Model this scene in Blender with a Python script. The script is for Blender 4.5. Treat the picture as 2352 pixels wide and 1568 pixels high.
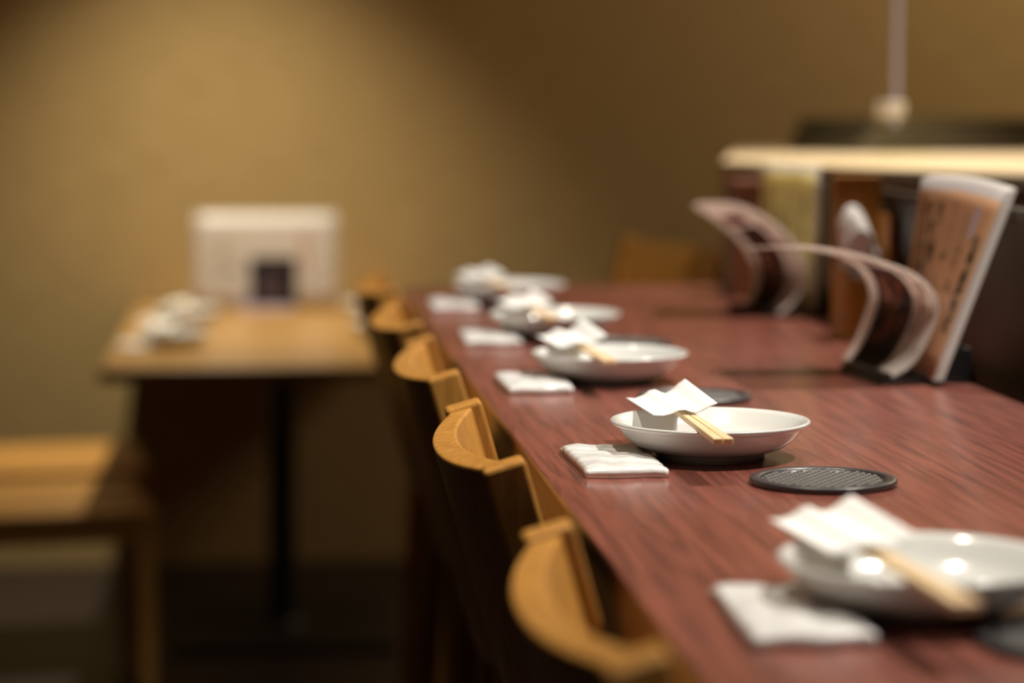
import bpy, bmesh, math, random
from mathutils import Vector, Matrix

for o in list(bpy.data.objects):
    bpy.data.objects.remove(o)
random.seed(7)
scene = bpy.context.scene
COL = scene.collection
R = math.radians

# ------------------------------------------------------------------ camera, world, lights, exposure
CAM_H = 1.223
cd = bpy.data.cameras.new('camera')
cd.sensor_width = 36.0
cd.lens = 85.0
cd.clip_start = 0.05
cd.clip_end = 60
cd.dof.use_dof = True
cd.dof.focus_distance = 1.90
cd.dof.aperture_fstop = 2.8
cam = bpy.data.objects.new('camera', cd)
COL.objects.link(cam)
cam.location = (0, 0, CAM_H)
cam.rotation_euler = (R(90 - 5.595), 0, R(-5.945))
scene.camera = cam

world = bpy.data.worlds.new('world')
scene.world = world
world.use_nodes = True
world.node_tree.nodes['Background'].inputs[0].default_value = (1.0, 0.82, 0.62, 1)
world.node_tree.nodes['Background'].inputs[1].default_value = 0.006

vs = scene.view_settings
vs.view_transform = 'Standard'
vs.look = 'None'
vs.exposure = 0.0
vs.gamma = 1.0
vs.use_curve_mapping = False


def spot(name, loc, target, energy, angle, blend, color=(1.0, 0.9, 0.76), radius=0.03):
    l = bpy.data.lights.new(name, 'SPOT')
    l.energy = energy
    l.spot_size = R(angle)
    l.spot_blend = blend
    l.color = color
    l.shadow_soft_size = radius
    o = bpy.data.objects.new(name, l)
    COL.objects.link(o)
    o.location = loc
    d = Vector(target) - Vector(loc)
    o.rotation_euler = d.to_track_quat('-Z', 'Y').to_euler()
    return o


# ceiling downlights of the room: one over the wooden table, a row over the kitchen side of the counter,
# a row over the seats, plus unseen fills added over the end chair, the worktop and the kitchen
spot('table_downlight', (-0.12, 5.72, 2.45), (-0.12, 5.86, 0.4), 205, 83, 1.0, (1.0, 0.915, 0.70))
for yy, en in ((0.45, 36), (1.70, 130), (2.95, 140)):
    spot('counter_downlight', (1.05, yy, 2.45), (0.45, yy + 0.02, 0.94), en, 80, 0.8, (1.0, 0.93, 0.83), 0.028)
for xx, yy, en in ((0.10, 1.75, 62), (0.10, 3.05, 50), (0.65, 4.33, 22)):  # last entry is a fill added for the chair beyond the counter
    spot('seat_and_fill_downlight', (xx, yy, 2.45), (xx + 0.04, yy - 0.04, 0.94), en, 56, 0.9, (1.0, 0.9, 0.74), 0.04)
spot('worktop_fill_spot', (1.20, 3.85, 2.45), (1.15, 3.95, 1.13), 165, 62, 0.9, (1.0, 0.9, 0.76), 0.04)  # unseen spot added to brighten the worktop and what stands on it
al = bpy.data.lights.new('kitchen_fill_area', 'AREA')  # unseen fill light added to lift the right part of the back wall
al.shape = 'RECTANGLE'
al.size, al.size_y = 0.9, 0.6
al.energy = 27
al.color = (1.0, 0.80, 0.58)
ao = bpy.data.objects.new('kitchen_fill_area', al)
COL.objects.link(ao)
ao.location = (2.5, 5.35, 2.58)

# ------------------------------------------------------------------ helpers


def mat(name, color, rough=0.5, metal=0.0, coat=0.0, spec=0.5):
    m = bpy.data.materials.new(name)
    m.use_nodes = True
    b = m.node_tree.nodes['Principled BSDF']
    b.inputs['Base Color'].default_value = (*color, 1)
    b.inputs['Roughness'].default_value = rough
    b.inputs['Metallic'].default_value = metal
    b.inputs['Coat Weight'].default_value = coat
    b.inputs['Coat Roughness'].default_value = 0.12
    b.inputs['Specular IOR Level'].default_value = spec
    return m


def nd(m, t, **kw):
    n = m.node_tree.nodes.new(t)
    for k, v in kw.items():
        setattr(n, k, v)
    return n


def ln(m, a, b):
    m.node_tree.links.new(a, b)


def wood(name, c1, c2, rough=0.4, scale=(22, 2.0, 22), coat=0.0, detail=6.0, bump=0.03, lo=0.35, hi=0.68):
    """streaky wood grain running along one object axis (the axis with the small scale)"""
    m = mat(name, c1, rough, coat=coat)
    b = m.node_tree.nodes['Principled BSDF']
    tc = nd(m, 'ShaderNodeTexCoord')
    mp = nd(m, 'ShaderNodeMapping')
    mp.inputs['Scale'].default_value = scale
    nz = nd(m, 'ShaderNodeTexNoise')
    nz.inputs['Scale'].default_value = 4.0
    nz.inputs['Detail'].default_value = detail
    nz.inputs['Roughness'].default_value = 0.62
    nz.inputs['Distortion'].default_value = 0.6
    cr = nd(m, 'ShaderNodeValToRGB')
    cr.color_ramp.elements[0].position = lo
    cr.color_ramp.elements[0].color = (*c2, 1)
    cr.color_ramp.elements[1].position = hi
    cr.color_ramp.elements[1].color = (*c1, 1)
    bp = nd(m, 'ShaderNodeBump')
    bp.inputs['Strength'].default_value = bump
    bp.inputs['Distance'].default_value = 0.002
    ln(m, tc.outputs['Object'], mp.inputs['Vector'])
    ln(m, mp.outputs['Vector'], nz.inputs['Vector'])
    ln(m, nz.outputs['Fac'], cr.inputs['Fac'])
    ln(m, cr.outputs['Color'], b.inputs['Base Color'])
    ln(m, nz.outputs['Fac'], bp.inputs['Height'])
    ln(m, bp.outputs['Normal'], b.inputs['Normal'])
    return m


class Print:
    """flat print on a sheet, drawn in the sheet's own UV coordinates"""

    def __init__(self, name, base, rough=0.35, coat=0.3):
        self.m = mat(name, base, rough, coat=coat)
        self.b = self.m.node_tree.nodes['Principled BSDF']
        uv = nd(self.m, 'ShaderNodeUVMap')
        sp = nd(self.m, 'ShaderNodeSeparateXYZ')
        ln(self.m, uv.outputs['UV'], sp.inputs[0])
        self.uv = uv.outputs['UV']
        self.u, self.v = sp.outputs['X'], sp.outputs['Y']
        rgb = nd(self.m, 'ShaderNodeRGB')
        rgb.outputs[0].default_value = (*base, 1)
        self.cur = rgb.outputs[0]

    def math(self, op, a, b):
        n = nd(self.m, 'ShaderNodeMath', operation=op)
        for i, x in enumerate((a, b)):
            if isinstance(x, (int, float)):
                n.inputs[i].default_value = x
            else:
                ln(self.m, x, n.inputs[i])
        return n.outputs[0]

    def rect(self, u0, u1, v0, v1):
        a = self.math('MULTIPLY', self.math('GREATER_THAN', self.u, u0), self.math('LESS_THAN', self.u, u1))
        c = self.math('MULTIPLY', self.math('GREATER_THAN', self.v, v0), self.math('LESS_THAN', self.v, v1))
        return self.math('MULTIPLY', a, c)

    def marks(self, mask, su, sv, thr):
        mp = nd(self.m, 'ShaderNodeMapping')
        mp.inputs['Scale'].default_value = (su, sv, 1)
        nz = nd(self.m, 'ShaderNodeTexNoise')
        nz.inputs['Scale'].default_value = 1.0
        nz.inputs['Detail'].default_value = 3.0
        ln(self.m, self.uv, mp.inputs['Vector'])
        ln(self.m, mp.outputs['Vector'], nz.inputs['Vector'])
        return self.math('MULTIPLY', mask, self.math('GREATER_THAN', nz.outputs['Fac'], thr))

    def paint(self, mask, color):
        mx = nd(self.m, 'ShaderNodeMix', data_type='RGBA')
        ln(self.m, mask, mx.inputs['Factor'])
        ln(self.m, self.cur, mx.inputs['A'])
        mx.inputs['B'].default_value = (*color, 1)
        self.cur = mx.outputs['Result']

    def done(self):
        ln(self.m, self.cur, self.b.inputs['Base Color'])
        tl = nd(self.m, 'ShaderNodeBsdfTranslucent')
        ln(self.m, self.cur, tl.inputs['Color'])
        mx = nd(self.m, 'ShaderNodeMixShader')
        mx.inputs[0].default_value = 0.5
        ln(self.m, self.b.outputs[0], mx.inputs[1])
        ln(self.m, tl.outputs[0], mx.inputs[2])
        out = [n for n in self.m.node_tree.nodes if n.type == 'OUTPUT_MATERIAL'][0]
        ln(self.m, mx.outputs[0], out.inputs['Surface'])
        return self.m


def tag(o, label=None, cat=None, group=None, kind=None):
    if label:
        o['label'] = label
    if cat:
        o['category'] = cat
    if group:
        o['group'] = group
    if kind:
        o['kind'] = kind
    return o


def empty(name, loc=(0, 0, 0), rz=0.0):
    o = bpy.data.objects.new(name, None)
    COL.objects.link(o)
    o.empty_display_size = 0.05
    o.location = loc
    o.rotation_euler = (0, 0, rz)
    return o


def link(name, me, m, parent=None, smooth=False, loc=None, bevel=0.0, segs=2):
    if m is not None and not me.materials:
        me.materials.append(m)
    o = bpy.data.objects.new(name, me)
    COL.objects.link(o)
    if parent is not None:
        o.parent = parent
    if loc is not None:
        o.location = loc
    if smooth:
        for p in me.polygons:
            p.use_smooth = True
    if bevel > 0:
        md = o.modifiers.new('bevel', 'BEVEL')
        md.width = bevel
        md.segments = segs
        md.limit_method = 'ANGLE'
        md.angle_limit = R(35)
    return o


def hexa(c):
    """closed solid from 8 corners: bottom ring 0-3, top ring 4-7"""
    me = bpy.data.meshes.new('m')
    f = [(0, 3, 2, 1), (4, 5, 6, 7), (0, 1, 5, 4), (1, 2, 6, 5), (2, 3, 7, 6), (3, 0, 4, 7)]
    me.from_pydata([tuple(v) for v in c], [], f)
    me.validate()
    bm = bmesh.new()
    bm.from_mesh(me)
    bmesh.ops.recalc_face_normals(bm, faces=bm.faces)
    bm.to_mesh(me)
    bm.free()
    return me


def box(x0, x1, y0, y1, z0, z1):
    return hexa([(x0, y0, z0), (x1, y0, z0), (x1, y1, z0), (x0, y1, z0),
                 (x0, y0, z1), (x1, y0, z1), (x1, y1, z1), (x0, y1, z1)])


def tapered(p0, p1, a0, b0, a1, b1):
    """leg or bar from p0 to p1 with rectangular ends a x b (a along x, b along y)"""
    def ring(p, a, b):
        return [(p[0] - a, p[1] - b, p[2]), (p[0] + a, p[1] - b, p[2]), (p[0] + a, p[1] + b, p[2]), (p[0] - a, p[1] + b, p[2])]
    return hexa(ring(p0, a0, b0) + ring(p1, a1, b1))


def lathe(prof, n=64, closed=True):
    """revolve a profile of (r, z); profile is a closed loop when closed"""
    bm = bmesh.new()
    rings = []
    for r, z in prof:
        if r < 1e-6:
            rings.append([bm.verts.new((0, 0, z))])
        else:
            rings.append([bm.verts.new((r * math.cos(2 * math.pi * i / n), r * math.sin(2 * math.pi * i / n), z)) for i in range(n)])
    pairs = list(zip(rings[:-1], rings[1:]))
    if closed:
        pairs.append((rings[-1], rings[0]))
    for a, b in pairs:
        for i in range(n):
            j = (i + 1) % n
            if len(a) == 1 and len(b) == 1:
                continue
            if len(a) == 1:
                bm.faces.new((a[0], b[i], b[j]))
            elif len(b) == 1:
                bm.faces.new((a[i], b[0], a[j]))
            else:
                bm.faces.new((a[i], b[i], b[j], a[j]))
    bmesh.ops.recalc_face_normals(bm, faces=bm.faces)
    me = bpy.data.meshes.new('m')
    bm.to_mesh(me)
    bm.free()
    return me


def sheet(fn, nu, nv, thick):
    """curved sheet with thickness, fn(u,v)->point; UV = (u,v) on both faces"""
    pts = [[Vector(fn(i / nu, j / nv)) for j in range(nv + 1)] for i in range(nu + 1)]
    bm = bmesh.new()
    uvl = bm.loops.layers.uv.new('UVMap')
    top, bot = [], []
    for i in range(nu + 1):
        ta, ba = [], []
        for j in range(nv + 1):
            du = pts[min(i + 1, nu)][j] - pts[max(i - 1, 0)][j]
            dv = pts[i][min(j + 1, nv)] - pts[i][max(j - 1, 0)]
            n = du.cross(dv)
            n.normalize()
            ta.append(bm.verts.new(pts[i][j] + n * thick / 2))
            ba.append(bm.verts.new(pts[i][j] - n * thick / 2))
        top.append(ta)
        bot.append(ba)

    def quad(vs, uvs):
        f = bm.faces.new(vs)
        f.smooth = True
        for l, q in zip(f.loops, uvs):
            l[uvl].uv = q
        return f
    for i in range(nu):
        for j in range(nv):
            a, b = (i / nu, j / nv), ((i + 1) / nu, (j + 1) / nv)
            quad((top[i][j], top[i + 1][j], top[i + 1][j + 1], top[i][j + 1]), (a, (b[0], a[1]), b, (a[0], b[1])))
            quad((bot[i][j], bot[i][j + 1], bot[i + 1][j + 1], bot[i + 1][j]), (a, (a[0], b[1]), b, (b[0], a[1])))
    e = (0.001, 0.001)
    for i in range(nu):
        for j in (0, nv):
            f = quad((top[i][j], bot[i][j], bot[i + 1][j], top[i + 1][j]), (e, e, e, e))
            f.smooth = False
    for j in range(nv):
        for i in (0, nu):
            f = quad((top[i][j], top[i][j + 1], bot[i][j + 1], bot[i][j]), (e, e, e, e))
            f.smooth = False
    bmesh.ops.recalc_face_normals(bm, faces=bm.faces)
    me = bpy.data.meshes.new('m')
    bm.to_mesh(me)
    bm.free()
    return me


def copy_tree(o, parent=None):
    c = o.copy()
    COL.objects.link(c)
    c.parent = parent
    for ch in [x for x in bpy.data.objects if x.parent == o]:
        copy_tree(ch, c)
    return c


# ------------------------------------------------------------------ materials
M_counter = wood('red_brown_laminate', (0.27, 0.080, 0.053), (0.105, 0.031, 0.024), 0.36, (30, 1.5, 30), coat=0.6, detail=8, bump=0.015, lo=0.32, hi=0.60)
M_counter.node_tree.nodes['Principled BSDF'].inputs['Coat Roughness'].default_value = 0.17
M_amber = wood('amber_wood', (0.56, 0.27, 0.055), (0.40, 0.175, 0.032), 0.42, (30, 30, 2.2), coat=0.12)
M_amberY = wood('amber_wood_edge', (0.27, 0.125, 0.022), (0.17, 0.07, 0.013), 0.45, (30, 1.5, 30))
M_seat = wood('honey_wood', (0.62, 0.32, 0.08), (0.46, 0.21, 0.045), 0.4, (1.6, 26, 26), coat=0.1)
M_table = wood('light_oak', (0.50, 0.275, 0.085), (0.36, 0.185, 0.05), 0.35, (1.6, 24, 24), coat=0.15)
M_darkwood = wood('dark_stained_wood', (0.018, 0.008, 0.005), (0.007, 0.0035, 0.0025), 0.38, (20, 1.3, 20))
M_redwood = wood('red_stained_wood', (0.16, 0.045, 0.012), (0.09, 0.022, 0.008), 0.45, (30, 30, 3))
M_boxwood = wood('orange_wood', (0.42, 0.17, 0.02), (0.28, 0.10, 0.012), 0.45, (30, 30, 3))
M_pale = wood('pale_wood', (0.78, 0.62, 0.40), (0.68, 0.52, 0.32), 0.4, (20, 1.5, 20))
M_beige = mat('beige_board', (0.62, 0.46, 0.32), 0.6)
M_china = mat('white_porcelain', (0.70, 0.70, 0.675), 0.16, coat=0.5)
M_china.node_tree.nodes['Principled BSDF'].inputs['Coat Roughness'].default_value = 0.04
M_paper = mat('white_paper', (0.86, 0.85, 0.83), 0.7)
M_stick = wood('pale_chopstick_wood', (0.82, 0.62, 0.38), (0.72, 0.51, 0.28), 0.55, (60, 3, 60))
M_black = mat('black_plastic', (0.012, 0.011, 0.012), 0.32)
M_coaster = mat('charcoal_rubber', (0.03, 0.028, 0.030), 0.4, coat=0.8)
M_coaster.node_tree.nodes['Principled BSDF'].inputs['Coat Roughness'].default_value = 0.32
M_weave_sheen = mat('sheen_grey_weave', (0.24, 0.235, 0.225), 0.42, coat=0.5)  # black coaster's sheen on the raised cells, put into the colour as grey
M_iron = mat('black_iron', (0.008, 0.007, 0.006), 0.5)
M_steel = mat('brushed_steel', (0.34, 0.30, 0.25), 0.42, metal=0.7)
M_darksteel = mat('dark_olive_enamel', (0.11, 0.098, 0.055), 0.35)
M_lam = mat('laminate_film', (0.62, 0.57, 0.53), 0.22, coat=0.5)
M_floor = mat('floor_tile', (0.022, 0.014, 0.011), 0.45)
M_ceil = mat('ceiling_paint', (0.16, 0.11, 0.07), 0.85)
M_sideplain = mat('side_wall_plaster', (0.22, 0.15, 0.08), 0.85)
M_tissue = mat('tissue_paper', (0.84, 0.80, 0.76), 0.85)
M_white = mat('white_plastic', (0.78, 0.72, 0.70), 0.4)

# plastic-wrapped towel: white with crinkled film
M_wrap = mat('crinkled_film_over_white_towel', (0.82, 0.81, 0.80), 0.32, coat=0.6)
_b = M_wrap.node_tree.nodes['Principled BSDF']
_tc = nd(M_wrap, 'ShaderNodeTexCoord')
_mp = nd(M_wrap, 'ShaderNodeMapping')
_mp.inputs['Scale'].default_value = (70, 150, 70)
_nz = nd(M_wrap, 'ShaderNodeTexNoise')
_nz.inputs['Scale'].default_value = 1.0
_nz.inputs['Detail'].default_value = 4
_bp = nd(M_wrap, 'ShaderNodeBump')
_bp.inputs['Strength'].default_value = 0.35
_bp.inputs['Distance'].default_value = 0.003
ln(M_wrap, _tc.outputs['Object'], _mp.inputs['Vector'])
ln(M_wrap, _mp.outputs['Vector'], _nz.inputs['Vector'])
ln(M_wrap, _nz.outputs['Fac'], _bp.inputs['Height'])
ln(M_wrap, _bp.outputs['Normal'], _b.inputs['Normal'])
ln(M_wrap, _bp.outputs['Normal'], _b.inputs['Coat Normal'])

# grass-cloth wallpaper: fine horizontal weave
M_wall = mat('tan_grasscloth', (0.45, 0.305, 0.118), 0.85, spec=0.2)
_b = M_wall.node_tree.nodes['Principled BSDF']
_tc = nd(M_wall, 'ShaderNodeTexCoord')
_mp = nd(M_wall, 'ShaderNodeMapping')
_mp.inputs['Scale'].default_value = (9, 9, 170)
_nz = nd(M_wall, 'ShaderNodeTexNoise')
_nz.inputs['Scale'].default_value = 1.0
_nz.inputs['Detail'].default_value = 5
_cr = nd(M_wall, 'ShaderNodeValToRGB')
_cr.color_ramp.elements[0].position = 0.3
_cr.color_ramp.elements[0].color = (0.35, 0.232, 0.095, 1)
_cr.color_ramp.elements[1].position = 0.7
_cr.color_ramp.elements[1].color = (0.49, 0.338, 0.15, 1)
_bp = nd(M_wall, 'ShaderNodeBump')
_bp.inputs['Strength'].default_value = 0.3
_bp.inputs['Distance'].default_value = 0.003
ln(M_wall, _tc.outputs['Object'], _mp.inputs['Vector'])
ln(M_wall, _mp.outputs['Vector'], _nz.inputs['Vector'])
ln(M_wall, _nz.outputs['Fac'], _cr.inputs['Fac'])
ln(M_wall, _cr.outputs['Color'], _b.inputs['Base Color'])
ln(M_wall, _nz.outputs['Fac'], _bp.inputs['Height'])
ln(M_wall, _bp.outputs['Normal'], _b.inputs['Normal'])

# clear acrylic
M_acryl = bpy.data.materials.new('clear_acrylic')
M_acryl.use_nodes = True
_t = M_acryl.node_tree
for n in list(_t.nodes):
    _t.nodes.remove(n)
_o = _t.nodes.new('ShaderNodeOutputMaterial')
_tr = _t.nodes.new('ShaderNodeBsdfTransparent')
_tr.inputs[0].default_value = (0.98, 0.99, 0.95, 1)
_gl = _t.nodes.new('ShaderNodeBsdfGlossy')
_gl.inputs['Roughness'].default_value = 0.05
_mx = _t.nodes.new('ShaderNodeMixShader')
_mx.inputs[0].default_value = 0.03
_t.links.new(_tr.outputs[0], _mx.inputs[1])
_t.links.new(_gl.outputs[0], _mx.inputs[2])
_t.links.new(_mx.outputs[0], _o.inputs['Surface'])
M_acryl_edge = mat('acrylic_edge', (0.60, 0.57, 0.82), 0.3)

# ------------------------------------------------------------------ room shell
WY = 6.45
for nm, me, m in (
        ('floor', box(-2.2, 3.2, -2.0, WY, -0.08, 0), M_floor),
        ('wall_back', box(-2.3, 3.3, WY, WY + 0.1, -0.08, 2.7), M_wall),
        ('wall_left', box(-2.3, -2.2, -2.0, WY, -0.08, 2.7), M_sideplain),
        ('wall_right', box(3.2, 3.3, -2.0, WY, -0.08, 2.7), M_sideplain),
        ('wall_front', box(-2.3, 3.3, -2.1, -2.0, -0.08, 2.7), M_sideplain),
        ('ceiling', box(-2.3, 3.3, -2.1, WY + 0.1, 2.6, 2.7), M_ceil)):
    tag(link(nm, me, m), kind='structure')

# ------------------------------------------------------------------ counter
ZC = 0.942
XE, XP = 0.213, 0.755
ct = empty('bar_counter', (0.5, 1.7, 0))
tag(ct, 'long dark red wood-grain bar counter set with dishes', 'counter')


def W(o, parent):
    """keep world coordinates of a mesh built in world space under a parent with a plain location"""
    o.location = -Vector(parent.location)
    return o


W(link('countertop', box(XE, 0.80, -0.9, 3.73, ZC - 0.006, ZC), M_counter, ct, bevel=0.0015), ct)
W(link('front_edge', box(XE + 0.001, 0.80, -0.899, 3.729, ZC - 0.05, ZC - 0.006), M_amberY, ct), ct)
W(link('front_panel', box(0.70, 0.72, -0.85, 3.66, 0.0, ZC - 0.05), M_darkwood, ct), ct)
W(link('end_panel', box(0.30, 0.78, 3.66, 3.70, 0.0, ZC - 0.05), M_darkwood, ct), ct)

pt = empty('counter_partition', (0.765, 1.7, ZC))
tag(pt, 'low dark stained wooden partition along the back of the counter', 'partition')
W(link('panel', box(XP, XP + 0.02, -0.9, 3.72, ZC, 1.106), M_darkwood, pt), pt)
W(link('cap_rail', box(XP - 0.004, XP + 0.024, -0.9, 3.722, 1.106, 1.118), M_darkwood, pt, bevel=0.002), pt)

# kitchen worktop behind the partition, set at an angle
ang = math.atan2(-0.253, 0.73)          # direction of the front edge in plan (x per y)
kd = Vector((math.sin(ang), math.cos(ang), 0))
kn = Vector((math.cos(ang), -math.sin(ang), 0))
K0 = Vector((1.235, 2.55, 0))
kw = empty('kitchen_worktop', (1.3, 3.2, 0))
tag(kw, 'pale wooden kitchen worktop with a bright front edge behind the counter', 'worktop')


def kbox(a0, a1, n0, n1, z0, z1):
    c = []
    for z in (z0, z1):
        for a, n in ((a0, n0), (a0, n1), (a1, n1), (a1, n0)):
            p = K0 + kd * a + kn * n
            c.append((p.x, p.y, z))
    return hexa(c)




def prism(poly, z0, z1):
    bm = bmesh.new()
    lo = [bm.verts.new((x, y, z0)) for x, y in poly]
    hi = [bm.verts.new((x, y, z1)) for x, y in poly]
    bm.faces.new(lo)
    bm.faces.new(hi)
    for q in range(len(poly)):
        w = (q + 1) % len(poly)
        bm.faces.new((lo[q], lo[w], hi[w], hi[q]))
    bmesh.ops.recalc_face_normals(bm, faces=bm.faces)
    me = bpy.data.meshes.new('m')
    bm.to_mesh(me)
    bm.free()
    return me


KE = K0 + kd * 1.462
W(link('top_board', prism([(K0.x, K0.y), (2.35, K0.y), (2.35, 5.12), (1.015, 5.12), (KE.x, KE.y)], 1.109, 1.131), M_pale, kw, bevel=0.003), kw)
W(link('apron', kbox(0.0, 1.44, 0.012, 0.030, 0.93, 1.109), M_beige, kw), kw)
W(link('base_cabinet', prism([(K0.x + 0.07, K0.y + 0.03), (2.32, K0.y + 0.03), (2.32, 5.08), (1.06, 5.08), (KE.x + 0.06, KE.y)], 0.0, 1.109), M_darkwood, kw), kw)

# ------------------------------------------------------------------ counter chairs
TH = math.atan(0.285)
UP = Vector((-math.sin(TH), 0, math.cos(TH)))
NN = Vector((math.cos(TH), 0, math.sin(TH)))


def make_chair():
    """origin on the floor, x towards the counter; inner top corner of the posts at x = 0, z = .976"""
    root = empty('counter_chair')
    O = Vector((0, 0, 0.976))

    def P(s, y, h):
        return O + NN * s + UP * h + Vector((0, y, 0))
    zs = 0.62
    hb = -(0.976 - zs) / math.cos(TH)
    for sg in (-1, 1):
        y0, y1 = (0.155, 0.185) if sg > 0 else (-0.185, -0.155)
        c = [P(s, y, h) for h in (hb, 0) for s, y in ((-0.031, y0), (0, y0), (0, y1), (-0.031, y1))]
        link('back_post', hexa(c), M_amber, root, bevel=0.003)
        pb = P(-0.0155, (y0 + y1) / 2, hb)
        link('leg', tapered((pb.x - 0.05, pb.y, 0), (pb.x, pb.y, zs), 0.014, 0.014, 0.017, 0.0155), M_amber, root, bevel=0.003)
        link('leg', tapered((pb.x + 0.37, pb.y, 0), (pb.x + 0.34, pb.y, zs - 0.02), 0.014, 0.014, 0.017, 0.0155), M_amber, root, bevel=0.003)
        link('stretcher', hexa([(pb.x - 0.03, pb.y - 0.008, 0.24), (pb.x + 0.355, pb.y - 0.008, 0.24), (pb.x + 0.355, pb.y + 0.008, 0.24), (pb.x - 0.03, pb.y + 0.008, 0.24),
                                (pb.x - 0.03, pb.y - 0.008, 0.27), (pb.x + 0.355, pb.y - 0.008, 0.27), (pb.x + 0.355, pb.y + 0.008, 0.27), (pb.x - 0.03, pb.y + 0.008, 0.27)]), M_amber, root)
    # curved backrest between the posts
    n = 24
    bm = bmesh.new()
    rows = []
    for k in range(n + 1):
        t = -1 + 2 * k / n
        y = 0.156 * t
        so = -0.029 - 0.025 * (1 - abs(t) ** 2.2)
        si = so + 0.020
        rows.append([bm.verts.new(P(s, y, h)) for s, h in ((so, -0.003), (si, -0.003), (si, -0.30), (so, -0.30))])
    for a, b in zip(rows[:-1], rows[1:]):
        for i in range(4):
            j = (i + 1) % 4
            f = bm.faces.new((a[i], a[j], b[j], b[i]))
    bm.faces.new(rows[0])
    bm.faces.new(rows[-1])
    bmesh.ops.recalc_face_normals(bm, faces=bm.faces)
    me = bpy.data.meshes.new('m')
    bm.to_mesh(me)
    bm.free()
    link('backrest', me, M_amber, root, bevel=0.002)
    # seat
    px = P(-0.0155, 0, hb).x
    ns = 10
    link('seat', box(px - 0.015, px + 0.37, -0.19, 0.19, zs - 0.02, zs + 0.022), M_amber, root, bevel=0.008, segs=3)
    link('footrest', box(px + 0.335, px + 0.36, -0.16, 0.16, 0.20, 0.228), M_amber, root)
    return root


chair0 = make_chair()
ch_lab = ['honey wooden counter chair with curved back, nearest to the camera',
          'wooden counter chair beside the sharpest dish, its curved back in focus',
          'wooden counter chair, third along the counter from the camera',
          'blurred wooden counter chair beside the fourth dish along the counter',
          'blurred wooden counter chair at the far end of the counter row']
for i, yc in enumerate((1.245, 1.85, 2.415, 2.93, 3.46)):
    o = chair0 if i == 0 else copy_tree(chair0)
    o.location = (0.183, yc, 0)
    tag(o, ch_lab[i], 'chair', 'wooden chairs along the bar counter')
for (x, y, rz, lb) in ((0.745, 4.36, R(-158), 'dim wooden chair standing beyond the far end of the counter'),):
    o = copy_tree(chair0)
    o.location = (x, y, 0)
    o.rotation_euler = (0, 0, rz)
    tag(o, lb, 'chair')
    if 'group' in o:
        del o['group']

# ------------------------------------------------------------------ place settings
dish_me = lathe([(0.0, 0.0035), (0.038, 0.0035), (0.039, 0.0), (0.0440, 0.0), (0.0446, 0.0052), (0.050, 0.0062), (0.0575, 0.0085), (0.0640, 0.0125),
                 (0.0700, 0.0180), (0.0745, 0.0240), (0.0768, 0.0260), (0.0795, 0.0275), (0.0803, 0.0290), (0.0795, 0.0303), (0.0775, 0.0305),
                 (0.0735, 0.0275), (0.067, 0.0195), (0.059, 0.0125), (0.050, 0.0085), (0.036, 0.007), (0.0, 0.0068)], 96, closed=False)


def make_sleeve(seed):
    rnd = random.Random(seed)
    k = rnd.uniform(0.7, 1.25)
    prof = [(-0.029, 0.0035), (-0.021, 0.0030), (-0.014, 0.0052), (-0.009, 0.0082), (-0.004, 0.0088), (0.001, 0.0068), (0.005, 0.0060), (0.010, 0.0090 * k), (0.016, 0.0135 * k), (0.0215, 0.0165 * k)]

    def fn(u, v):
        q = u * (len(prof) - 1)
        i = min(int(q), len(prof) - 2)
        w = q - i
        x = prof[i][0] * (1 - w) + prof[i + 1][0] * w
        z = prof[i][1] * (1 - w) + prof[i + 1][1] * w
        y = 0.140 + 0.105 * v
        # the lower layer keeps close to the sticks at the front, flares at the back
        return (x - 0.007 * v, y - 0.02 * (u - 0.35) * (1 - v) * 0.3, z * (0.8 + 0.45 * v) + 0.0015)
    return sheet(fn, 27, 8, 0.0006)


def make_towel_mesh(seed):
    rnd = random.Random(seed)
    nx, ny = 22, 44
    wx, wy = 0.064, 0.146
    bm = bmesh.new()
    ph = [rnd.uniform(0, 6.28) for _ in range(8)]

    def hgt(u, v):
        e = min(1, 5.5 * min(u, 1 - u)) * min(1, 9 * min(v, 1 - v))
        e = e ** 0.5
        h = 0.0062 + 0.0018 * e
        # fold across the middle and creases
        h += 0.0009 * e * (1 if v < 0.52 + 0.06 * math.sin(3 * u + ph[0]) else -0.4)
        h += 0.00055 * e * math.sin(26 * v + 5 * u + ph[1]) + 0.0004 * e * math.sin(17 * u - 8 * v + ph[2]) + 0.0004 * math.sin(44 * v + 9 * u + ph[3])
        if v > 0.93:
            h = 0.003 + 0.0014 * math.sin(34 * u + ph[4])
        return h
    g = []
    for i in range(nx + 1):
        a = []
        for j in range(ny + 1):
            u, v = i / nx, j / ny
            x = (u - 0.5) * wx * (1 + 0.03 * math.sin(5 * v + ph[5]))
            y = (v - 0.5) * wy + 0.0016 * math.sin(9 * u + ph[6])
            a.append((bm.verts.new((x, y, hgt(u, v))), bm.verts.new((x, y, 0.0003))))
        g.append(a)
    for i in range(nx):
        for j in range(ny):
            bm.faces.new((g[i][j][0], g[i + 1][j][0], g[i + 1][j + 1][0], g[i][j + 1][0]))
            bm.faces.new((g[i][j][1], g[i][j + 1][1], g[i + 1][j + 1][1], g[i + 1][j][1]))
    for i in range(nx):
        for j in (0, ny):
            bm.faces.new((g[i][j][0], g[i][j][1], g[i + 1][j][1], g[i + 1][j][0]))
    for j in range(ny):
        for i in (0, nx):
            bm.faces.new((g[i][j][0], g[i][j + 1][0], g[i][j + 1][1], g[i][j][1]))
    bmesh.ops.recalc_face_normals(bm, faces=bm.faces)
    me = bpy.data.meshes.new('m')
    bm.to_mesh(me)
    bm.free()
    return me


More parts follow.
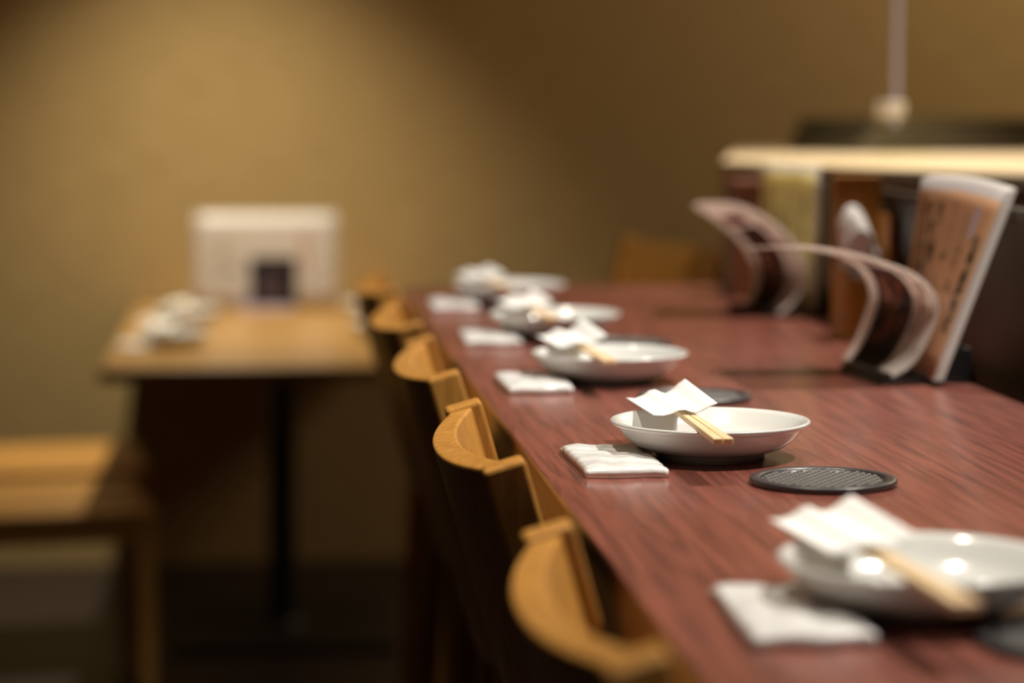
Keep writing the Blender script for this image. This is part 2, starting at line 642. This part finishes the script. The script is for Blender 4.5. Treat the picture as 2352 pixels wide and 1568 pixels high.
def stick_mesh(sg):
    x0 = 0.0003 * sg
    x1n, x1f = 0.0076 * sg, 0.0048 * sg      # broad cut end towards the diner's right, thin end in the sleeve
    c = []
    for y, xe, h in ((0.0, x1n, 0.0050), (0.245, x1f, 0.0042)):
        c.append(((x0, y, 0.0), (xe, y, 0.0), (xe, y, h), (x0, y, h)))
    a, b = c
    return hexa([a[0], a[1], b[1], b[0], a[3], a[2], b[2], b[3]])


STICK = [stick_mesh(-1), stick_mesh(1)]


def chopsticks(loc, rz, seed):
    root = empty('chopstick_set', loc, rz)
    for me in STICK:
        link('chopstick', me, M_stick, root, bevel=0.0008)
    link('paper_sleeve', make_sleeve(seed), M_paper, root)
    return root


def setting(cx, cy, z, rz, seed, names, group, towel=True, dy=0.0, rstick=0.0, tdx=0.0, tdy=0.0):
    """dish, chopsticks laid over it and a wrapped towel in front of the diner"""
    rm = Matrix.Rotation(rz, 3, 'Z')

    def at(x, y, h):
        q = rm @ Vector((x, y, 0))
        return (cx + q.x, cy + q.y, z + h)
    d = link('dish', dish_me, M_china, None, smooth=True, loc=(cx, cy, z))
    tag(d, 'white round porcelain dish ' + names, 'dish', 'white dishes ' + group)
    c = chopsticks(at(-0.018, -0.149 + dy, 0.0306), rz + rstick, seed)
    tag(c, 'chopsticks in white paper sleeve over dish ' + names, 'chopsticks', 'chopsticks ' + group)
    if towel:
        t = link('wrapped_towel', make_towel_mesh(seed), M_wrap, None, smooth=True, loc=at(-0.083 + tdx, -0.038 + tdy, 0.0002))
        t.rotation_euler = (0, 0, rz + R(random.Random(seed).uniform(-2, 2)))
        tag(t, 'white wrapped hand towel beside dish ' + names, 'towel', 'wrapped towels ' + group)


for k, (cx, cy, nm, dy, rs, sd) in enumerate((
        (0.365, 1.300, 'nearest the camera on the counter', 0.0, R(3), 3),
        (0.357, 1.895, 'in sharp focus on the counter', 0.0, 0.0, 11),
        (0.353, 2.430, 'third along the counter', 0.02, R(2), 5),
        (0.354, 2.900, 'fourth along the counter', 0.02, R(2), 8),
        (0.350, 3.392, 'at the far end of the counter', 0.02, R(4), 21))):
    setting(cx, cy, ZC, 0.0, sd, nm, 'along the counter', True, dy, rs, 0.0 if k else 0.004, 0.005 if k else 0.022)

# woven coasters
cbody = lathe([(0.0, 0.0), (0.0525, 0.0), (0.0545, 0.0008), (0.0548, 0.0042), (0.0535, 0.0050), (0.0475, 0.0050), (0.0465, 0.0042), (0.0460, 0.0018), (0.0, 0.0018)], 72, closed=False)


def weave_mesh():
    """basket-weave relief: raised cells alternating with recesses, like a checkerboard"""
    bm = bmesh.new()
    px, py = 0.0034, 0.0058
    for i in range(-14, 15):
        for j in range(-8, 9):
            if (i + j) % 2:
                continue
            x, y = i * px, j * py
            if math.hypot(x, y) > 0.0430:
                continue
            lo = [bm.verts.new((x + sx * px * 0.52, y + sy * py * 0.52, 0.0016)) for sx, sy in ((-1, -1), (1, -1), (1, 1), (-1, 1))]
            hi = [bm.verts.new((x + sx * px * 0.40, y + sy * py * 0.40, 0.0044)) for sx, sy in ((-1, -1), (1, -1), (1, 1), (-1, 1))]
            for q in range(4):
                w = (q + 1) % 4
                bm.faces.new((lo[q], lo[w], hi[w], hi[q]))
            bm.faces.new(hi)
    bmesh.ops.recalc_face_normals(bm, faces=bm.faces)
    me = bpy.data.meshes.new('m')
    bm.to_mesh(me)
    bm.free()
    return me


cweave = weave_mesh()
for (x, y, nm) in ((0.425, 1.205, 'cut off by the lower right corner'),
                   (0.415, 1.748, 'in sharp focus on the counter'),
                   (0.412, 2.270, 'just behind the sharply focused dish'),
                   (0.425, 2.790, 'half hidden behind the third dish')):
    o = empty('coaster', (x, y, ZC + 0.0002), R(random.uniform(-6, 6)))
    tag(o, 'round black woven-pattern coaster ' + nm, 'coaster', 'black coasters on the counter')
    link('rim', cbody, M_coaster, o, smooth=True)
    link('woven_relief', cweave, M_weave_sheen, o)

# ------------------------------------------------------------------ menus and holders on the counter


def black_base(loc, rz, label):
    root = empty('menu_holder', loc, rz)
    tag(root, label, 'menu holder', 'black menu holders on the counter')
    for a, b, c, d in ((-0.040, -0.024, -0.034, -0.026), (0.036, 0.064, 0.052, 0.058)):     # two wedge cheeks with a slot between
        hh = 0.012 if a < 0 else 0.036
        link('cheek', hexa([(a, -0.062, 0), (b, -0.062, 0), (b, 0.062, 0), (a, 0.062, 0),
                            (min(c, d), -0.062, hh), (max(c, d), -0.062, hh), (max(c, d), 0.062, hh), (min(c, d), 0.062, hh)]), M_black, root, bevel=0.001)
    link('slot_floor', box(-0.024, 0.036, -0.062, 0.062, 0, 0.004), M_black, root)
    return root


# kraft-coloured menu, pages laminated
p = Print('kraft_menu_print', (0.72, 0.66, 0.64))
p.paint(p.rect(0.015, 1.0, 0.02, 0.94), (0.93, 0.61, 0.36))
p.paint(p.marks(p.rect(0.10, 0.19, 0.24, 0.74), 26, 20, 0.45), (0.03, 0.025, 0.02))
p.paint(p.marks(p.rect(0.30, 0.42, 0.30, 0.66), 40, 16, 0.56), (0.20, 0.10, 0.05))
p.paint(p.marks(p.rect(0.50, 0.60, 0.40, 0.88), 60, 14, 0.58), (0.24, 0.12, 0.06))
p.paint(p.marks(p.rect(0.68, 0.92, 0.45, 0.88), 30, 9, 0.52), (0.30, 0.15, 0.075))
p.paint(p.rect(0.235, 0.285, 0.72, 0.88), (0.80, 0.76, 0.92))
p.paint(p.rect(0.36, 0.385, 0.66, 0.84), (0.55, 0.42, 0.30))
p.paint(p.rect(0.20, 0.98, 0.44, 0.447), (0.34, 0.17, 0.08))
M_kraft = p.done()

# white laminated food menu with a framed picture
p = Print('food_menu_print', (0.86, 0.78, 0.72))
p.paint(p.rect(0.34, 0.86, 0.14, 0.56), (0.045, 0.035, 0.035))
p.paint(p.marks(p.rect(0.40, 0.80, 0.16, 0.46), 9, 7, 0.5), (0.26, 0.10, 0.06))
p.paint(p.marks(p.rect(0.40, 0.80, 0.30, 0.46), 12, 9, 0.58), (0.45, 0.30, 0.22))
p.paint(p.rect(0.34, 0.86, 0.58, 0.66), (0.22, 0.03, 0.015))
p.paint(p.rect(0.34, 0.86, 0.0, 0.14), (0.012, 0.010, 0.010))
p.paint(p.marks(p.rect(0.06, 0.30, 0.12, 0.90), 24, 10, 0.57), (0.28, 0.20, 0.16))
p.paint(p.rect(0.20, 0.235, 0.30, 0.60), (0.40, 0.14, 0.05))
p.paint(p.marks(p.rect(0.34, 0.9, 0.70, 0.95), 10, 20, 0.58), (0.38, 0.24, 0.18))
M_food = p.done()

p = Print('yellow_menu_print', (0.94, 0.82, 0.42))
p.paint(p.rect(0.0, 0.06, 0.0, 1.0), (0.74, 0.68, 0.62))
p.paint(p.rect(0.0, 1.0, 0.94, 1.0), (0.76, 0.70, 0.60))
p.paint(p.marks(p.rect(0.2, 0.9, 0.5, 0.85), 14, 6, 0.58), (0.50, 0.40, 0.18))
M_yellow = p.done()

p = Print('sake_menu_print', (0.80, 0.74, 0.70))
p.paint(p.rect(0.385, 0.715, 0.0, 0.53), (0.03, 0.026, 0.03))
p.paint(p.marks(p.rect(0.45, 0.65, 0.06, 0.36), 7, 6, 0.5), (0.17, 0.11, 0.13))
p.paint(p.marks(p.rect(0.12, 0.32, 0.26, 0.72), 18, 14, 0.56), (0.42, 0.38, 0.32))
p.paint(p.rect(0.20, 0.22, 0.45, 0.75), (0.66, 0.52, 0.30))
p.paint(p.rect(0.755, 0.79, 0.40, 0.78), (0.70, 0.42, 0.32))
p.paint(p.marks(p.rect(0.72, 0.94, 0.10, 0.78), 18, 14, 0.62), (0.48, 0.40, 0.34))
M_sake = p.done()


def bez(pts, t):
    """Catmull-Rom through (x, z) points"""
    n = len(pts) - 1
    q = t * n
    i = min(int(q), n - 1)
    w = q - i
    g = lambda k: pts[max(0, min(n, k))]
    a, b, c, d = g(i - 1), g(i), g(i + 1), g(i + 2)
    return tuple(0.5 * ((2 * b[m]) + (c[m] - a[m]) * w + (2 * a[m] - 5 * b[m] + 4 * c[m] - d[m]) * w * w + (3 * b[m] - a[m] - 3 * c[m] + d[m]) * w ** 3) for m in (0, 1))


# near holder: upright kraft menu leaning on the partition side, limp menu curling towards the seats
black_base((0.651, 2.430, ZC), R(5), 'black menu holder below the brown kraft menu')
mk = empty('kraft_menu', (0.66, 2.41, ZC))
tag(mk, 'brown kraft menu with vertical writing leaning in the near holder', 'menu')
for k in range(4):
    off = Vector((0.0030 * k, 0.0005 * k, 0.0))

    def fk(u, v, off=off, k=k):
        a = Vector((0.668, 2.345, ZC + 0.006)) + off      # near bottom
        b = Vector((0.668, 2.492, ZC + 0.006)) + off      # far bottom
        c = Vector((0.746, 2.362, ZC + 0.194 + 0.001 * k)) + off      # near top
        d = Vector((0.698, 2.505, ZC + 0.204 + 0.001 * k)) + off      # far top
        q = (a * (1 - u) + b * u) * (1 - v) + (c * (1 - u) + d * u) * v
        q.x += 0.004 * math.sin(math.pi * u) * v
        q.z += 0.004 * math.sin(math.pi * u) * v
        return q - Vector((0.66, 2.41, ZC))
    link('page', sheet(fk, 8, 8, 0.0022), M_kraft if k == 0 else M_lam, mk)

# limp menus: profiles in (x, z) along the near and the far edge
NEAR1 = [(0.636, 0.005), (0.658, 0.018), (0.676, 0.047), (0.684, 0.074), (0.677, 0.094), (0.659, 0.110), (0.632, 0.121), (0.595, 0.132), (0.560, 0.138), (0.535, 0.140)]
FAR1 = [(0.627, 0.005), (0.638, 0.020), (0.649, 0.044), (0.657, 0.074), (0.650, 0.098), (0.633, 0.114), (0.607, 0.123), (0.570, 0.128), (0.540, 0.128), (0.518, 0.127)]
NEAR2 = [(0.682, 0.005), (0.702, 0.023), (0.715, 0.052), (0.710, 0.081), (0.686, 0.115), (0.651, 0.139), (0.621, 0.151), (0.592, 0.153), (0.570, 0.153)]
FAR2 = [(0.660, 0.005), (0.668, 0.022), (0.673, 0.045), (0.667, 0.073), (0.648, 0.100), (0.622, 0.122), (0.606, 0.133), (0.596, 0.139), (0.588, 0.141)]


def limp(loc, y0, y1, near, far, label, m):
    root = empty('limp_menu', loc)
    tag(root, label, 'menu', 'limp picture menus in the holders')

    def fn(u, v):
        a, b = bez(near, v), bez(far, v)
        return Vector((a[0] * (1 - u) + b[0] * u - loc[0], y0 * (1 - u) + y1 * u - loc[1], a[1] * (1 - u) + b[1] * u))
    link('page', sheet(fn, 10, 40, 0.0016), m, root)
    return root


limp((0.655, 2.47, ZC), 2.39, 2.56, NEAR1, FAR1, 'limp laminated picture menu curling towards the seats from the near holder', M_food)
black_base((0.688, 3.20, ZC), R(14), 'black menu holder below the yellow menu')
limp((0.680, 3.19, ZC), 3.13, 3.26, NEAR2, FAR2, 'limp laminated menu arching out over the counter from the far holder', M_food)
my = empty('yellow_menu', (0.71, 3.2, ZC))
tag(my, 'upright yellow menu sheet in a clear sleeve in the far holder', 'menu')


def fy(u, v):
    return Vector((0.736 - 0.050 * u + 0.002 * v - 0.71, 3.150 + 0.13 * u - 3.2, 0.006 + 0.196 * v))


link('page', sheet(fy, 4, 6, 0.0016), M_yellow, my)

# wooden napkin holder with a pulled-up white napkin
nh = empty('napkin_holder', (0.722, 2.85, ZC))
tag(nh, 'tall orange wooden napkin holder between the two menu holders', 'napkin holder')
link('back_board', box(-0.030, 0.030, 0.028, 0.038, 0, 0.196), M_boxwood, nh, bevel=0.002)
link('side_board', box(0.022, 0.030, -0.036, 0.028, 0, 0.150), M_boxwood, nh, bevel=0.0015)
link('side_board', box(-0.030, -0.022, -0.036, 0.028, 0, 0.085), M_boxwood, nh, bevel=0.0015)
link('front_board', box(-0.030, 0.030, -0.044, -0.036, 0, 0.075), M_boxwood, nh, bevel=0.0015)
link('bottom_board', box(-0.022, 0.022, -0.036, 0.028, 0, 0.008), M_boxwood, nh)
nk = empty('paper_napkins', (0.722, 2.85, ZC + 0.0085))
tag(nk, 'white paper napkins puffing out of the wooden napkin holder', 'napkins')
for k in range(5):
    yy = -0.026 + 0.0105 * k

    def fnk(u, v, yy=yy, k=k):
        x = (u - 0.5) * (0.040 + 0.010 * v) - 0.004 * v
        lift = max(0.0, v - 0.55) / 0.45
        y = yy - 0.010 * lift * math.cos(3.1 * (u - 0.4)) + 0.003 * math.sin(9 * u + k) * v
        z = (0.128 + 0.006 * k) * v - 0.022 * lift * (u - 0.35) ** 2 * 8 * lift
        return (x, y, z)
    link('napkin', sheet(fnk, 10, 14, 0.004), M_tissue, nk)

# dark red box at the far end by the partition
rb = empty('chopstick_box', (0.718, 3.52, ZC))
tag(rb, 'dark red wooden box behind the yellow menu at the counter end', 'box')
link('body', box(-0.03, 0.03, -0.045, 0.045, 0, 0.150), M_redwood, rb, bevel=0.002)
link('lid', box(-0.033, 0.033, -0.048, 0.048, 0.150, 0.172), M_redwood, rb, bevel=0.003)

# ------------------------------------------------------------------ things on the kitchen worktop
ZW = 1.131
for k in range(4):
    z = 0.0165 * k
    tr = empty('steel_tray', (1.27 + 0.008 * k, 4.66 + 0.006 * k, ZW + z), R(-72 + 2 * k))
    tag(tr, ('lowest', 'second lowest', 'second highest', 'topmost')[k] + ' dark shallow tray of the stack on the pale worktop', 'tray', 'stacked trays on the worktop')
    L, Wd = 0.20, 0.12
    link('tray_floor', box(-Wd, Wd, -L, L, 0.0, 0.003), M_darksteel, tr)
    for (a, b, c, d) in ((-Wd, Wd, -L - 0.003, -L), (-Wd, Wd, L, L + 0.003), (-Wd - 0.003, -Wd, -L, L), (Wd, Wd + 0.003, -L, L)):
        link('tray_wall', box(a, b, c, d, 0.0, 0.016), M_darksteel, tr)
    link('lip', box(Wd + 0.003, Wd + 0.006, -L - 0.006, L + 0.006, 0.0125, 0.0160), M_steel, tr)

pot = empty('wide_pot', (1.80, 4.68, ZW))
tag(pot, 'wide low steel pot with a dark domed lid on the worktop', 'pot')
link('body', lathe([(0, 0), (0.235, 0), (0.245, 0.006), (0.248, 0.040), (0.252, 0.043), (0.242, 0.043), (0.239, 0.008), (0, 0.006)], 64, closed=False), M_steel, pot, smooth=True)
lid = link('lid', lathe([(0.256, 0.043), (0.260, 0.047), (0.255, 0.056), (0.22, 0.070), (0.15, 0.081), (0.05, 0.0855), (0, 0.086), (0, 0.082), (0.05, 0.0815), (0.15, 0.077), (0.22, 0.066), (0.245, 0.050)], 64, closed=False), M_darksteel, pot, smooth=True)
link('knob', lathe([(0, 0.085), (0.012, 0.085), (0.010, 0.093), (0.017, 0.097), (0.018, 0.105), (0.010, 0.109), (0, 0.109)], 24, closed=False), M_black, lid, smooth=True)

# clear acrylic screen with a white clip
sc = empty('acrylic_screen', (1.045, 3.92, ZW))
tag(sc, 'clear acrylic screen with a bluish edge above the worktop', 'screen')
dirv = Vector((0.33, -0.94)).normalized()


def sbox(t0, t1, n0, n1, z0, z1):
    c = []
    nv = Vector((-dirv.y, dirv.x))
    for z in (z0, z1):
        for t, n in ((t0, n0), (t1, n0), (t1, n1), (t0, n1)):
            q = dirv * t + nv * n
            c.append((q.x, q.y, z))
    return hexa(c)


link('sheet', sbox(0.003, 0.95, -0.0015, 0.0015, 0.055, 0.90), M_acryl, sc)
for t in (0.0, 0.90):
    link('clear_foot', sbox(t, t + 0.05, -0.03, 0.03, 0.0, 0.055), M_acryl, sc)
link('sheet_edge', sbox(-0.003, 0.003, -0.004, 0.004, 0.055, 0.90), M_acryl_edge, sc)
link('clip', sbox(-0.036, 0.004, -0.016, 0.016, 0.072, 0.096), M_white, sc, bevel=0.003)

# ------------------------------------------------------------------ wooden table against the back wall
TX0, TX1, TY0, TY1, TZ = -0.322, 0.412, 4.83, 6.43, 0.70
tb = empty('pedestal_table', (0.045, 5.62, 0))
tag(tb, 'light oak table on a black pedestal against the tan wall', 'table')
W(link('tabletop', box(TX0, TX1, TY0, TY1, TZ - 0.028, TZ), M_table, tb, bevel=0.004), tb)
link('column', lathe([(0, 0.03), (0.034, 0.03), (0.034, TZ - 0.04), (0, TZ - 0.04)], 32, closed=False), M_iron, tb)
link('top_plate', box(-0.16, 0.16, -0.3, 0.3, TZ - 0.042, TZ - 0.0285), M_iron, tb)
link('foot_plate', box(-0.25, 0.25, -0.28, 0.28, 0.0, 0.016), M_iron, tb, bevel=0.004)
link('column_flange', lathe([(0, 0.016), (0.06, 0.016), (0.055, 0.024), (0.036, 0.032), (0, 0.032)], 32, closed=False), M_iron, tb)

for (x, y, rz, nm, sd, tw) in ((-0.190, 5.33, 0.0, 'on the left near side of the oak table', 31, True),
                               (-0.175, 5.90, 0.0, 'on the left far side of the oak table', 32, True),
                               (0.278, 5.50, math.pi, 'on the right near side of the oak table', 33, True),
                               (0.278, 6.05, math.pi, 'on the right far side of the oak table', 34, True)):
    setting(x, y, TZ, rz, sd, nm, 'on the oak table', tw)

sm = empty('menu_board', (0.014, 6.20, TZ))
tag(sm, 'large white menu sheet with a dark picture standing on the oak table', 'menu')


def fs(u, v):
    return Vector((-0.182 + 0.364 * u, 0.03 * v + 0.008 * math.sin(math.pi * u) * v, 0.005 + 0.243 * v))


link('page', sheet(fs, 12, 6, 0.002), M_sake, sm)
link('stand_foot', box(-0.07, 0.07, -0.012, 0.050, 0.0, 0.010), M_acryl_edge, sm)
link('stand_back', hexa([(-0.07, 0.006, 0.01), (0.07, 0.006, 0.01), (0.07, 0.009, 0.01), (-0.07, 0.009, 0.01),
                         (-0.07, 0.024, 0.13), (0.07, 0.024, 0.13), (0.07, 0.027, 0.13), (-0.07, 0.027, 0.13)]), M_acryl_edge, sm)


# dining chairs tucked in on the left of the table
def make_dining():
    root = empty('dining_chair')
    # seat of planks; x towards the table
    D, Wd, zs = 0.44, 0.46, 0.43
    n = 3
    for k in range(n):
        y0 = -Wd / 2 + k * Wd / n
        link('seat_plank', box(-D / 2, D / 2, y0 + 0.0015, y0 + Wd / n - 0.0015, zs - 0.022, zs), M_seat, root, bevel=0.003)
    for sx in (-1, 1):
        for sy in (-1, 1):
            link('leg', tapered((sx * (D / 2 - 0.02), sy * (Wd / 2 - 0.022), 0), (sx * (D / 2 - 0.022), sy * (Wd / 2 - 0.024), zs - 0.022), 0.014, 0.014, 0.019, 0.019), M_seat, root, bevel=0.003)
    for sy in (-1, 1):
        y = sy * (Wd / 2 - 0.024)
        link('side_rail', box(-D / 2 + 0.04, D / 2 - 0.04, y - 0.009, y + 0.009, zs - 0.062, zs - 0.022), M_seat, root)
        link('back_post', hexa([(-D / 2 + 0.002, y - 0.016, zs), (-D / 2 + 0.036, y - 0.016, zs), (-D / 2 + 0.036, y + 0.016, zs), (-D / 2 + 0.002, y + 0.016, zs),
                                (-D / 2 - 0.075, y - 0.014, 0.82), (-D / 2 - 0.048, y - 0.014, 0.82), (-D / 2 - 0.048, y + 0.014, 0.82), (-D / 2 - 0.075, y + 0.014, 0.82)]), M_seat, root, bevel=0.003)
    for z0, z1 in ((0.56, 0.62), (0.73, 0.81)):
        xa = -D / 2 + 0.019 - (z0 - zs) * 0.2
        xb = -D / 2 + 0.019 - (z1 - zs) * 0.2
        link('back_rail', hexa([(xa - 0.008, -Wd / 2 + 0.04, z0), (xa + 0.008, -Wd / 2 + 0.04, z0), (xa + 0.008, Wd / 2 - 0.04, z0), (xa - 0.008, Wd / 2 - 0.04, z0),
                                (xb - 0.008, -Wd / 2 + 0.04, z1), (xb + 0.008, -Wd / 2 + 0.04, z1), (xb + 0.008, Wd / 2 - 0.04, z1), (xb - 0.008, Wd / 2 - 0.04, z1)]), M_seat, root, bevel=0.003)
    for x in (-D / 2 + 0.022, D / 2 - 0.022):
        link('cross_rail', box(x - 0.009, x + 0.009, -Wd / 2 + 0.04, Wd / 2 - 0.04, zs - 0.062, zs - 0.022), M_seat, root)
    return root


d0 = make_dining()
d0.location = (-0.46, 4.93, 0)
d0.rotation_euler = (0, 0, R(9))
tag(d0, 'honey wooden chair cut by the left edge, nearer of two at the oak table', 'chair', 'wooden chairs at the oak table')
d1 = copy_tree(d0)
d1.location = (-0.49, 5.49, 0)
d1.rotation_euler = (0, 0, R(7))
tag(d1, 'honey wooden chair nearer the wall, farther of two at the oak table', 'chair', 'wooden chairs at the oak table')
